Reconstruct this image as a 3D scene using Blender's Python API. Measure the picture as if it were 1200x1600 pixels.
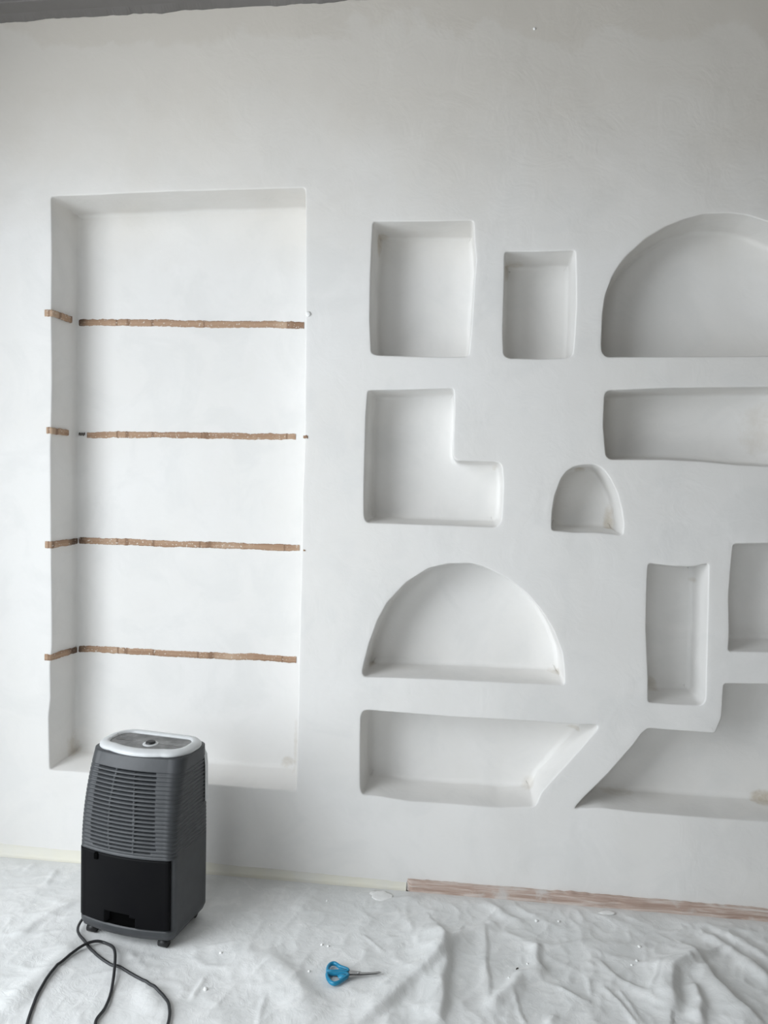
import bpy, bmesh, math, random
import numpy as np
from mathutils import Vector, Matrix, noise
from mathutils.geometry import delaunay_2d_cdt

C = bpy.context.scene
COL = C.collection
for o in list(bpy.data.objects):
    bpy.data.objects.remove(o)
random.seed(7)
R = math.radians

# ---------------------------------------------------------------- camera
EYE, DIST, FPX = 1.2, 2.166, 1150.0           # eye height, distance to the niche wall (plane y = 0)
YAW, PITCH, ROLL = R(6.89), R(-1.83), R(1.07)
CAM = Vector((0, -DIST, EYE))
_fwd = Vector((-math.sin(YAW) * math.cos(PITCH), math.cos(YAW) * math.cos(PITCH), math.sin(PITCH)))
_r0 = Vector((math.cos(YAW), math.sin(YAW), 0))
_u0 = _r0.cross(_fwd)
_right = math.cos(ROLL) * _r0 + math.sin(ROLL) * _u0
_up = -math.sin(ROLL) * _r0 + math.cos(ROLL) * _u0
cd = bpy.data.cameras.new('camera')
cam = bpy.data.objects.new('camera', cd)
COL.objects.link(cam)
cam.matrix_world = Matrix(((_right.x, _up.x, -_fwd.x, CAM.x), (_right.y, _up.y, -_fwd.y, CAM.y),
                           (_right.z, _up.z, -_fwd.z, CAM.z), (0, 0, 0, 1)))
cd.sensor_fit = 'VERTICAL'
cd.sensor_height = 36
cd.lens = FPX * 36 / 1600
cd.clip_start = 0.02
C.camera = cam

# ---------------------------------------------------------------- world, daylight, exposure
w = bpy.data.worlds.new('world')
C.world = w
w.use_nodes = True
w.node_tree.nodes['Background'].inputs[0].default_value = (0.80, 0.90, 1.0, 1)
w.node_tree.nodes['Background'].inputs[1].default_value = 1.2


def area_light(name, loc, target, sx, sy, power, color):
    d = bpy.data.lights.new(name, 'AREA')
    d.shape = 'RECTANGLE'
    d.size, d.size_y, d.energy, d.color = sx, sy, power, color
    o = bpy.data.objects.new(name, d)
    COL.objects.link(o)
    o.location = loc
    o.rotation_euler = (Vector(target) - Vector(loc)).to_track_quat('-Z', 'Z').to_euler()
    return o


WX = -1.95                                     # the wall on the left, with the tall window
WIN_Y0, WIN_Y1, WIN_Z0, WIN_Z1 = -3.2, -0.65, 0.06, 2.1
FW_X0, FW_X1, FW_Z0, FW_Z1 = -1.75, -0.35, 0.04, 1.95        # added unseen opening behind the camera, lets in frontal fill
ROOM_Y, CEIL_Z = -4.6, 2.655
area_light('daylight', (WX - 0.3, -1.9, 1.5), (0.3, -1.2, 0.1), 2.9, 1.8, 89, (0.93, 0.97, 1.0))
area_light('fill_behind', ((FW_X0 + FW_X1) / 2 - 0.2, ROOM_Y - 0.6, 2.2), (-0.9, 0, 0.0), 2.2, 1.8, 85, (0.93, 0.97, 1.0))  # added fill lamp outside that opening, lifts shadows from the front
C.view_settings.view_transform = 'Standard'
C.view_settings.look = 'None'
C.view_settings.gamma = 1
C.view_settings.exposure = 0.0
C.view_settings.use_curve_mapping = False
C.cycles.use_denoising = True
C.cycles.max_bounces = 10
C.cycles.diffuse_bounces = 6


# ---------------------------------------------------------------- helpers: photo pixel -> place
def ray(px, py):
    return _right * ((px - 600) / FPX) - _up * ((py - 800) / FPX) + _fwd


def on_wall(px, py, y=0.0):
    d = ray(px, py)
    t = (y + DIST) / d.y
    p = CAM + d * t
    return (p.x, p.z)


def on_floor(px, py, z=0.0):
    d = ray(px, py)
    t = (z - EYE) / d.z
    p = CAM + d * t
    return (p.x, p.y)


# ---------------------------------------------------------------- helpers: objects
def link(name, me, mats=(), parent=None, smooth=True):
    o = bpy.data.objects.new(name, me)
    COL.objects.link(o)
    for m in (mats if isinstance(mats, (list, tuple)) else [mats]):
        me.materials.append(m)
    if smooth:
        me.polygons.foreach_set('use_smooth', [True] * len(me.polygons))
    if parent:
        o.parent = parent
    return o


def from_py(name, verts, faces, mats=(), parent=None, smooth=True, mi=None):
    me = bpy.data.meshes.new(name)
    me.from_pydata([tuple(v) for v in verts], [], [tuple(f) for f in faces])
    if mi is not None:
        me.polygons.foreach_set('material_index', mi)
    me.update()
    return link(name, me, mats, parent, smooth)


def from_bm(name, bm, mats=(), parent=None, smooth=True):
    bmesh.ops.recalc_face_normals(bm, faces=bm.faces)
    me = bpy.data.meshes.new(name)
    bm.to_mesh(me)
    bm.free()
    return link(name, me, mats, parent, smooth)


def empty(name, loc=(0, 0, 0), rz=0):
    o = bpy.data.objects.new(name, None)
    o.empty_display_size = 0.05
    COL.objects.link(o)
    o.location = loc
    o.rotation_euler = (0, 0, rz)
    return o


def tag(o, label=None, cat=None, group=None, kind=None):
    for k, v in (('label', label), ('category', cat), ('group', group), ('kind', kind)):
        if v:
            o[k] = v
    return o


def add_box(bm, x0, x1, y0, y1, z0, z1, bevel=0):
    r = bmesh.ops.create_cube(bm, size=1)
    vs = r['verts']
    bmesh.ops.scale(bm, vec=(x1 - x0, y1 - y0, z1 - z0), verts=vs)
    bmesh.ops.translate(bm, vec=((x0 + x1) / 2, (y0 + y1) / 2, (z0 + z1) / 2), verts=vs)
    if bevel:
        es = list({e for v in vs for e in v.link_edges})
        bmesh.ops.bevel(bm, geom=es, offset=bevel, segments=2, affect='EDGES', profile=0.5)


def catmull(P, n=10):
    P = [Vector(p) for p in P]
    out = []
    for i in range(len(P) - 1):
        a, b, c, d = P[max(i - 1, 0)], P[i], P[i + 1], P[min(i + 2, len(P) - 1)]
        for k in range(n):
            t = k / n
            out.append(0.5 * ((2 * b) + (c - a) * t + (2 * a - 5 * b + 4 * c - d) * t * t + (3 * b - a - 3 * c + d) * t ** 3))
    out.append(P[-1])
    return out


def tube_mesh(path, rad, seg=10, closed=False, flat=1.0):
    V, F = [], []
    n = len(path)
    for i, p in enumerate(path):
        a = path[(i - 1) % n] if (closed or i > 0) else p
        b = path[(i + 1) % n] if (closed or i < n - 1) else p
        t = (b - a).normalized()
        s = t.cross(Vector((0, 0, 1)))
        if s.length < 1e-4:
            s = Vector((1, 0, 0))
        s.normalize()
        u = s.cross(t)
        r = rad[i] if isinstance(rad, (list, tuple)) else rad
        for k in range(seg):
            an = 2 * math.pi * k / seg
            V.append(p + s * math.cos(an) * r + u * math.sin(an) * r * flat)
    m = n if closed else n - 1
    for i in range(m):
        for k in range(seg):
            a, b = i * seg, ((i + 1) % n) * seg
            F.append((a + k, b + k, b + (k + 1) % seg, a + (k + 1) % seg))
    if not closed:
        F.append(tuple(range(seg)))
        F.append(tuple((n - 1) * seg + k for k in reversed(range(seg))))
    return V, F


# ---------------------------------------------------------------- materials
def mat(name):
    m = bpy.data.materials.new(name)
    m.use_nodes = True
    nt = m.node_tree
    b = nt.nodes['Principled BSDF']
    return m, nt, b


def nd(nt, t, **kw):
    n = nt.nodes.new(t)
    for k, v in kw.items():
        if k in n.inputs:
            n.inputs[k].default_value = v
        else:
            setattr(n, k, v)
    return n


def ramp(nt, src, p0, p1, c0=(0, 0, 0, 1), c1=(1, 1, 1, 1)):
    r = nt.nodes.new('ShaderNodeValToRGB')
    r.color_ramp.elements[0].position = p0
    r.color_ramp.elements[1].position = p1
    r.color_ramp.elements[0].color = c0
    r.color_ramp.elements[1].color = c1
    nt.links.new(src, r.inputs[0])
    return r.outputs[0]


def mix(nt, fac, a, b):
    n = nt.nodes.new('ShaderNodeMix')
    n.data_type = 'RGBA'
    for sock, v in ((n.inputs[0], fac), (n.inputs[6], a), (n.inputs[7], b)):
        if hasattr(v, 'is_output'):
            nt.links.new(v, sock)
        else:
            sock.default_value = v if not isinstance(v, tuple) else (*v, 1)[:4]
    return n.outputs[2]


def math_n(nt, op, a, b=None, clamp=False):
    n = nt.nodes.new('ShaderNodeMath')
    n.operation = op
    n.use_clamp = clamp
    for s, v in ((n.inputs[0], a), (n.inputs[1], b)):
        if v is None:
            continue
        if hasattr(v, 'is_output'):
            nt.links.new(v, s)
        else:
            s.default_value = v
    return n.outputs[0]


def noise_tex(nt, vec, scale, detail=3, rough=0.5, dist=0):
    n = nd(nt, 'ShaderNodeTexNoise', Scale=scale, Detail=detail, Roughness=rough, Distortion=dist)
    nt.links.new(vec, n.inputs['Vector'])
    return n.outputs[0]


def bump(nt, bsdf, height, strength, dist, prev=None):
    b = nd(nt, 'ShaderNodeBump', Strength=strength, Distance=dist)
    nt.links.new(height, b.inputs['Height'])
    if prev is not None:
        nt.links.new(prev, b.inputs['Normal'])
    nt.links.new(b.outputs[0], bsdf.inputs['Normal'])
    return b.outputs[0]


STAINS = [  # (x px, y px, y depth, rx, rz, strength): damp and old-plaster marks inside the recesses
    (951, 815, .13, .016, .06, .55), (868, 1052, .13, .035, .022, .5), (828, 1225, .13, .03, .03, .25),
    (1196, 1246, .13, .05, .028, .75), (592, 380, .13, .012, .05, .6), (596, 372, .13, .03, .012, .45),
    (114, 1180, .13, .025, .09, .45), (448, 1192, .13, .03, .02, .45), (460, 1165, .13, .008, .12, .3),
    (577, 1044, .12, .03, .02, .6), (905, 732, .13, .02, .012, .6), (790, 425, .13, .012, .03, .4),
    (800, 416, .13, .05, .006, .4), (1185, 670, .13, .06, .08, .25), (960, 1235, .13, .06, .012, .4),
    (773, 730, .13, .01, .012, .4), (1160, 1005, .13, .05, .012, .35), (1018, 1070, .13, .02, .03, .4),
    (577, 1225, .13, .015, .025, .45), (1085, 905, .13, .02, .01, .35), (900, 1136, .13, .04, .006, .35)]


def plaster_mat():
    m, nt, b = mat('lime_plaster')
    tc = nd(nt, 'ShaderNodeTexCoord')
    v = tc.outputs['Object']
    big = noise_tex(nt, v, 1.7, 4, 0.55, 0.4)
    mid = noise_tex(nt, v, 5.0, 5, 0.6, 0.8)
    col = mix(nt, ramp(nt, big, 0.35, 0.68), (0.80, 0.79, 0.775), (0.775, 0.76, 0.735))
    col = mix(nt, ramp(nt, mid, 0.48, 0.62), col, mix(nt, 0.5, col, (0.73, 0.725, 0.71)))
    sep = nd(nt, 'ShaderNodeSeparateXYZ')
    nt.links.new(v, sep.inputs[0])
    X, Y, Z = sep.outputs
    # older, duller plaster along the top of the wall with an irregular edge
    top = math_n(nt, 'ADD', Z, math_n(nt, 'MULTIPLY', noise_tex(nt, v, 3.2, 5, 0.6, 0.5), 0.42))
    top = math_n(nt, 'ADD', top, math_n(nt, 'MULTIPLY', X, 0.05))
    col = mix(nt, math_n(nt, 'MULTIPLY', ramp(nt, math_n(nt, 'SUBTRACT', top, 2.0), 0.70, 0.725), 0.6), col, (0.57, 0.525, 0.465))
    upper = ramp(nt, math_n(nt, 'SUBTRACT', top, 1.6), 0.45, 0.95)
    col = mix(nt, math_n(nt, 'MULTIPLY', upper, 0.75), col, (0.63, 0.59, 0.53))  # beige upper plaster, also darkened in colour for the weaker light up there
    n_st = noise_tex(nt, v, 26, 4, 0.65, 0.3)
    for (px, py, dep, rx, rz, s) in STAINS:
        x, z = on_wall(px, py, dep)
        dx = math_n(nt, 'DIVIDE', math_n(nt, 'SUBTRACT', X, x), rx)
        dz = math_n(nt, 'DIVIDE', math_n(nt, 'SUBTRACT', Z, z), rz)
        dy = math_n(nt, 'DIVIDE', math_n(nt, 'SUBTRACT', Y, dep), 0.045)
        q = math_n(nt, 'ADD', math_n(nt, 'ADD', math_n(nt, 'MULTIPLY', dx, dx), math_n(nt, 'MULTIPLY', dz, dz)), math_n(nt, 'MULTIPLY', dy, dy))
        q = math_n(nt, 'ADD', q, math_n(nt, 'MULTIPLY', math_n(nt, 'SUBTRACT', n_st, 0.5), 2.4))
        f = math_n(nt, 'MULTIPLY', math_n(nt, 'SUBTRACT', 1.0, q, True), s)
        col = mix(nt, f, col, (0.50, 0.435, 0.34))
    nt.links.new(col, b.inputs['Base Color'])
    b.inputs['Roughness'].default_value = 0.82
    b.inputs['Specular IOR Level'].default_value = 0.25
    p = bump(nt, b, noise_tex(nt, v, 2.6, 3, 0.5, 0.6), 0.25, 0.03)
    p = bump(nt, b, noise_tex(nt, v, 11, 4, 0.55, 1.2), 0.14, 0.012, p)
    bump(nt, b, noise_tex(nt, v, 90, 3, 0.6), 0.10, 0.002, p)
    return m


def simple(name, col, rough=0.6, var=0.0, scale=20, bmp=0.0, spec=0.5, metal=0.0, col2=None):
    m, nt, b = mat(name)
    tc = nd(nt, 'ShaderNodeTexCoord')
    n = noise_tex(nt, tc.outputs['Object'], scale, 4, 0.6)
    c2 = col2 or tuple(min(1, c * (1 + var)) for c in col)
    c1 = col if col2 else tuple(c * (1 - var) for c in col)
    nt.links.new(mix(nt, ramp(nt, n, 0.35, 0.7), c1, c2), b.inputs['Base Color'])
    b.inputs['Roughness'].default_value = rough
    b.inputs['Specular IOR Level'].default_value = spec
    b.inputs['Metallic'].default_value = metal
    if bmp:
        bump(nt, b, n, bmp, 0.004)
    return m


def wood_strip_mat():
    m, nt, b = mat('bare_wood_strip')
    tc = nd(nt, 'ShaderNodeTexCoord')
    mp = nd(nt, 'ShaderNodeMapping')
    mp.inputs['Scale'].default_value = (4, 4, 120)
    nt.links.new(tc.outputs['Object'], mp.inputs[0])
    grain = noise_tex(nt, mp.outputs[0], 1.0, 4, 0.6, 0.3)
    col = mix(nt, ramp(nt, grain, 0.3, 0.7), (0.31, 0.19, 0.12), (0.47, 0.32, 0.215))
    mp2 = nd(nt, 'ShaderNodeMapping')
    mp2.inputs['Scale'].default_value = (1, 1, 0.05)
    nt.links.new(tc.outputs['Object'], mp2.inputs[0])
    along = noise_tex(nt, mp2.outputs[0], 9, 3, 0.5)
    col = mix(nt, ramp(nt, along, 0.5, 0.68), col, (0.54, 0.40, 0.29))
    j = nd(nt, 'ShaderNodeTexVoronoi', Scale=5.0)
    j.feature = 'DISTANCE_TO_EDGE'
    mp3 = nd(nt, 'ShaderNodeMapping')
    mp3.inputs['Scale'].default_value = (1, 1, 0.02)
    nt.links.new(tc.outputs['Object'], mp3.inputs[0])
    nt.links.new(mp3.outputs[0], j.inputs['Vector'])
    col = mix(nt, ramp(nt, j.outputs['Distance'], 0.008, 0.02, (0.8, 0.8, 0.8, 1), (0, 0, 0, 1)), col, (0.22, 0.13, 0.08))
    sepx = nd(nt, 'ShaderNodeSeparateXYZ')
    nt.links.new(tc.outputs['Object'], sepx.inputs[0])
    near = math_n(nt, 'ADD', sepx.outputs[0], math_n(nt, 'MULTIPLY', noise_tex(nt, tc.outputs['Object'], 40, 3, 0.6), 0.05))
    corner_stain_shade = ramp(nt, math_n(nt, 'MULTIPLY', math_n(nt, 'ABSOLUTE', math_n(nt, 'SUBTRACT', near, on_wall(80, 700)[0] + 0.030)), 10.0), 0.12, 0.42, (1, 1, 1, 1), (0, 0, 0, 1))  # dark stain plus painted corner shade where the strips meet the left cheek
    corner_stain_shade = math_n(nt, 'MULTIPLY', corner_stain_shade, ramp(nt, math_n(nt, 'ADD', sepx.outputs[1], math_n(nt, 'MULTIPLY', noise_tex(nt, tc.outputs['Object'], 50, 2, 0.5), 0.03)), 0.095, 0.125))
    col = mix(nt, math_n(nt, 'MULTIPLY', corner_stain_shade, 0.85), col, (0.075, 0.045, 0.03))
    spots = noise_tex(nt, tc.outputs['Object'], 160, 2, 0.5)
    col = mix(nt, ramp(nt, spots, 0.62, 0.72), col, (0.70, 0.66, 0.60))
    nt.links.new(col, b.inputs['Base Color'])
    b.inputs['Roughness'].default_value = 0.85
    bump(nt, b, grain, 0.4, 0.003)
    return m


def skirting_mat():
    m, nt, b = mat('plaster_streaked_wood')
    tc = nd(nt, 'ShaderNodeTexCoord')
    mp = nd(nt, 'ShaderNodeMapping')
    mp.inputs['Scale'].default_value = (5, 60, 110)
    nt.links.new(tc.outputs['Object'], mp.inputs[0])
    g = noise_tex(nt, mp.outputs[0], 1.0, 5, 0.65, 0.6)
    col = mix(nt, ramp(nt, g, 0.3, 0.55), (0.36, 0.25, 0.20), (0.54, 0.42, 0.36))
    col = mix(nt, ramp(nt, g, 0.49, 0.68), col, (0.66, 0.61, 0.57))
    blot = noise_tex(nt, tc.outputs['Object'], 14, 4, 0.6)
    col = mix(nt, ramp(nt, blot, 0.55, 0.7), col, (0.62, 0.58, 0.55))
    nt.links.new(col, b.inputs['Base Color'])
    b.inputs['Roughness'].default_value = 0.9
    bump(nt, b, g, 0.6, 0.006)
    return m


def cloth_mat():
    m, nt, b = mat('dusty_drop_cloth')
    tc = nd(nt, 'ShaderNodeTexCoord')
    v = tc.outputs['Object']
    a = noise_tex(nt, v, 4.5, 5, 0.6, 0.8)
    c = noise_tex(nt, v, 17, 5, 0.65, 1.0)
    col = mix(nt, ramp(nt, a, 0.35, 0.65), (0.71, 0.72, 0.715), (0.79, 0.795, 0.79))
    col = mix(nt, math_n(nt, 'MULTIPLY', ramp(nt, c, 0.53, 0.68), 0.55), col, (0.86, 0.86, 0.85))
    sp = noise_tex(nt, v, 130, 2, 0.5)
    col = mix(nt, ramp(nt, sp, 0.70, 0.76), col, (0.83, 0.83, 0.82))
    nt.links.new(col, b.inputs['Base Color'])
    b.inputs['Roughness'].default_value = 0.7
    b.inputs['Specular IOR Level'].default_value = 0.35
    p = bump(nt, b, noise_tex(nt, v, 24, 5, 0.65, 1.8), 0.3, 0.006)
    bump(nt, b, noise_tex(nt, v, 240, 2, 0.5), 0.15, 0.001, p)
    return m


M_PLASTER = plaster_mat()
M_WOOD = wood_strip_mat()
M_SKIRT = skirting_mat()
M_CLOTH = cloth_mat()
M_ROOM = simple('room_paint', (0.30, 0.275, 0.24), 0.9, 0.04, 3)
M_CEIL = simple('grey_ceiling', (0.19, 0.18, 0.172), 0.9, 0.06, 6, 0.1)
M_FLOOR = simple('screed_floor', (0.50, 0.47, 0.43), 0.8, 0.1, 4)
M_TAPE = simple('masking_tape', (0.80, 0.775, 0.66), 0.7, 0.0, 5, 0.1, 0.3, 0, (0.78, 0.77, 0.72))
M_LUMP = simple('dry_white_plaster', (0.88, 0.88, 0.87), 0.95, 0.03, 60, 0.2, 0.05)
M_GRIT_SHADE = simple('grit_and_gap_shade', (0.10, 0.09, 0.08), 0.9, 0.2, 60)  # for the splinter, and for the painted shade of the corner gap
M_SHELL = simple('graphite_plastic', (0.052, 0.055, 0.059), 0.42, 0.10, 30, 0.03, 0.4)
M_SLOT = simple('vent_opening_black', (0.0025, 0.0025, 0.0025), 0.9, 0.1, 20, 0, 0.02)  # darkness inside the openings put into the colour, besides their modelled depth
M_TANK = simple('smoked_black_plastic', (0.006, 0.006, 0.0065), 0.45, 0.3, 12, 0.0, 0.06, 0, (0.005, 0.005, 0.006))
M_RIM = simple('silver_plastic', (0.60, 0.615, 0.62), 0.4, 0.04, 30)
M_DUSTY = simple('dusty_grey_panel', (0.14, 0.14, 0.14), 0.65, 0.0, 22, 0.1, 0.3, 0, (0.30, 0.30, 0.295))
M_BLACK = simple('black_rubber', (0.012, 0.012, 0.013), 0.5, 0.2, 30)
M_CORD = simple('dark_grey_cable', (0.03, 0.031, 0.034), 0.45, 0.15, 40)
M_BLUE = simple('turquoise_plastic', (0.012, 0.24, 0.42), 0.35, 0.12, 30)
M_STEEL = simple('dull_steel', (0.42, 0.42, 0.42), 0.38, 0.1, 60, 0.0, 0.5, 0.85)
M_FRAME = simple('white_window_frame', (0.78, 0.78, 0.77), 0.5, 0.02, 10)


# ---------------------------------------------------------------- the niche wall
def wall_disp(x, z):
    return 0.0035 * noise.noise(Vector((x * 2.1, 3.1, z * 2.1))) + 0.0012 * noise.noise(Vector((x * 7, 9.1, z * 7)))


def niche_disp(x, z, k):
    return 0.004 * noise.noise(Vector((x * 4.0 + k * 11, 1.7, z * 4.0))) + 0.0015 * noise.noise(Vector((x * 14, 5.5 + k, z * 14)))


def area2(P):
    return sum(P[i][0] * P[(i + 1) % len(P)][1] - P[(i + 1) % len(P)][0] * P[i][1] for i in range(len(P)))


def resample(P, step):
    out = []
    n = len(P)
    for i in range(n):
        a, b = Vector(P[i]), Vector(P[(i + 1) % n])
        k = max(1, round((b - a).length / step))
        for j in range(k):
            out.append(a.lerp(b, j / k))
    return out


def relax(P, times):
    for _ in range(times):
        n = len(P)
        P = [P[i] * 0.5 + (P[i - 1] + P[(i + 1) % n]) * 0.25 for i in range(n)]
    return P


def normals2(P):
    n = len(P)
    N = []
    for i in range(n):
        t = (P[(i + 1) % n] - P[i - 1]).normalized()
        N.append(Vector((t.y, -t.x)))             # outward for a counter-clockwise loop
    for _ in range(2):
        N = [(N[i] * 2 + N[i - 1] + N[(i + 1) % n]).normalized() for i in range(n)]
    return N


def inside(p, P):
    r = False
    n = len(P)
    j = n - 1
    for i in range(n):
        if (P[i][1] > p[1]) != (P[j][1] > p[1]) and p[0] < (P[j][0] - P[i][0]) * (p[1] - P[i][1]) / (P[j][1] - P[i][1]) + P[i][0]:
            r = not r
        j = i
    return r


NICHES = [
    ('tall rectangular recess with brown wooden strips across its back', .145,
     [(80, 307), (180, 303), (280, 299), (380, 296), (477, 293), (477, 400), (477, 500), (476, 690), (472, 780), (471, 860), (467, 1030), (465, 1130),
      (463, 1236), (390, 1231), (320, 1225), (200, 1212), (78, 1203), (76, 1120), (79, 1090), (78, 1040), (81, 1010), (80, 900), (80, 800), (79, 700), (81, 600), (80, 500), (81, 400)]),
    ('square recess above the L-shaped recess', .135,
     [(583, 346), (660, 346), (740, 345), (741, 375), (744, 405), (741, 440), (739, 475), (736, 520), (732, 557), (690, 558), (650, 557), (590, 555), (580, 552),
      (578, 500), (579, 430), (581, 380)]),
    ('small upright rectangular recess beside the square one', .135,
     [(789, 393), (840, 393), (899, 391), (900, 440), (900, 480), (897, 530), (895, 554), (889, 559), (840, 561), (795, 560), (787, 555), (786, 520), (788, 450)]),
    ('large half-round arched recess at the upper right', .135,
     [(941, 551), (940, 540), (942, 490), (946, 462), (957, 432), (968, 414), (980, 399), (1010, 372), (1040, 354), (1070, 342), (1100, 334), (1140, 333),
      (1170, 337), (1200, 347), (1232, 361), (1262, 384), (1287, 417), (1302, 456), (1308, 500), (1308, 553), (1200, 556), (1050, 557), (948, 558)]),
    ('long low rectangular recess under the large arch', .135,
     [(945, 616), (950, 610), (1050, 606), (1150, 605), (1262, 604), (1265, 660), (1262, 732), (1150, 726), (1100, 721), (1040, 718), (953, 718), (947, 712), (943, 665)]),
    ('L-shaped recess in the middle of the wall', .125,
     [(575, 610), (640, 609), (709, 607), (710, 640), (708, 690), (708, 714), (713, 720), (745, 721), (778, 722), (784, 727), (786, 755), (785, 790), (783, 815), (775, 824),
      (700, 821), (640, 819), (573, 817), (569, 808), (569, 760), (570, 720), (572, 650)]),
    ('small round-topped recess right of the L-shaped one', .135,
     [(862, 829), (863, 800), (867, 775), (877, 748), (886, 736), (897, 729), (912, 726), (930, 726), (942, 733), (952, 746), (964, 770), (971, 797), (974, 820), (973, 836),
      (960, 835), (930, 832), (900, 832)]),
    ('wide half-round recess low in the middle', .135,
     [(566, 1052), (568, 1040), (577, 1006), (590, 970), (605, 942), (635, 910), (670, 888), (700, 881), (735, 880), (757, 886), (790, 902), (822, 926), (846, 954), (865, 985),
      (878, 1020), (881, 1045), (882, 1070), (800, 1067), (700, 1062), (620, 1059), (569, 1058)]),
    ('long recess with one slanted end beneath the wide half-round one', .135,
     [(564, 1119), (568, 1110), (580, 1110), (640, 1115), (700, 1120), (800, 1125), (880, 1131), (934, 1133), (934, 1138), (905, 1172), (872, 1208), (846, 1237), (836, 1260), (826, 1261),
      (780, 1262), (700, 1256), (640, 1252), (590, 1244), (566, 1242), (563, 1232), (563, 1170)]),
    ('stepped recess with a slanted side at the lower right', .135,
     [(897, 1264), (912, 1247), (950, 1210), (990, 1164), (1003, 1146), (1013, 1138), (1050, 1141), (1118, 1146), (1122, 1135), (1128, 1122), (1130, 1085), (1131, 1068),
      (1200, 1069), (1330, 1068), (1330, 1295), (1200, 1285), (1080, 1276), (1000, 1270), (940, 1263)]),
    ('narrow upright recess at the lower right', .135,
     [(1013, 880), (1030, 882), (1055, 885), (1085, 885), (1107, 880), (1106, 930), (1104, 1010), (1102, 1094), (1096, 1102), (1060, 1101), (1013, 1098), (1013, 1060),
      (1010, 985), (1011, 920)]),
    ('rectangular recess cut by the right edge of the photo', .135,
     [(1146, 850), (1200, 849), (1262, 848), (1260, 1020), (1200, 1019), (1138, 1018), (1140, 990), (1139, 930), (1143, 880)]),
]
WALL_X0, WALL_X1, WALL_TOP = WX, 2.6, 2.66
lips = []
niche_geo = []
for k, (lab, dep, pts) in enumerate(NICHES):
    P = [on_wall(*p) for p in pts]
    if area2(P) < 0:
        P = P[::-1]
    P = relax(resample(P, 0.006), 2)
    N = normals2(P)
    prof = [(0.016, 0.0)]
    rf = 0.0045
    for q in range(0, 6):
        an = q / 5 * math.pi / 2
        prof.append((rf * (1 - math.sin(an)), rf * (1 - math.cos(an))))
    taper = 0.004
    ri = 0.014
    for q in (0.2, 0.4, 0.6, 0.8, 1.0):
        prof.append((-taper * q, rf + (dep - ri - rf) * q))
    for q in range(1, 7):
        an = q / 6 * math.pi / 2
        prof.append((-taper - ri * (1 - math.cos(an)), dep - ri + ri * math.sin(an)))
    rings = []
    for (off, y) in prof:
        ring = []
        for i, p in enumerate(P):
            f = min(1, max(0, y) / dep)
            c = p + N[i] * (off - 0.011 * f * max(0, -N[i].y - .2))
            wob = 0.0028 * noise.noise(Vector((p.x * 9, y * 10 + k, p.y * 9))) * min(1, y / 0.02)
            c = c + N[i] * wob
            yy = y + wall_disp(c.x, c.y) * (1 - f) + niche_disp(c.x, c.y, k) * f
            ring.append(Vector((c.x, yy, c.y)))
        rings.append(ring)
    lips.append([Vector((v.x, v.z)) for v in rings[0]])
    niche_geo.append((k, lab, dep, rings))


def triangulate(loops, extra):
    verts, edges = [], []
    for L in loops:
        b = len(verts)
        verts += [Vector((p[0], p[1])) for p in L]
        edges += [(b + i, b + (i + 1) % len(L)) for i in range(len(L))]
    verts += [Vector(p) for p in extra]
    r = delaunay_2d_cdt(verts, edges, [], 0, 1e-6)
    return r[0], r[2]


outer = resample([(WALL_X0, -0.02), (WALL_X1, -0.02), (WALL_X1, WALL_TOP), (WALL_X0, WALL_TOP)], 0.06)
extra = []
gx = WALL_X0 + 0.04
boxes = [(min(p.x for p in L), max(p.x for p in L), min(p.y for p in L), max(p.y for p in L)) for L in lips]
while gx < WALL_X1:
    gz = 0.02
    while gz < WALL_TOP:
        p = (gx + random.uniform(-.008, .008), gz + random.uniform(-.008, .008))
        ok = True
        for L, bx in zip(lips, boxes):
            if bx[0] - .02 < p[0] < bx[1] + .02 and bx[2] - .02 < p[1] < bx[3] + .02:
                if inside(p, L) or min((q - Vector(p)).length_squared for q in L) < 0.0003:
                    ok = False
                    break
        if ok:
            extra.append(p)
        gz += 0.05
    gx += 0.05
tv, tf = triangulate([outer] + lips, extra)
faces = []
for f in tf:
    c = (sum(tv[i].x for i in f) / len(f), sum(tv[i].y for i in f) / len(f))
    if any(bx[0] < c[0] < bx[1] and bx[2] < c[1] < bx[3] and inside(c, L) for L, bx in zip(lips, boxes)):
        continue
    faces.append(tuple(f))
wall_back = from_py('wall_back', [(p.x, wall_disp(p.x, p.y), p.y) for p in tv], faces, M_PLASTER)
tag(wall_back, 'white plastered wall with sculpted recesses', 'wall', kind='structure')

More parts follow.
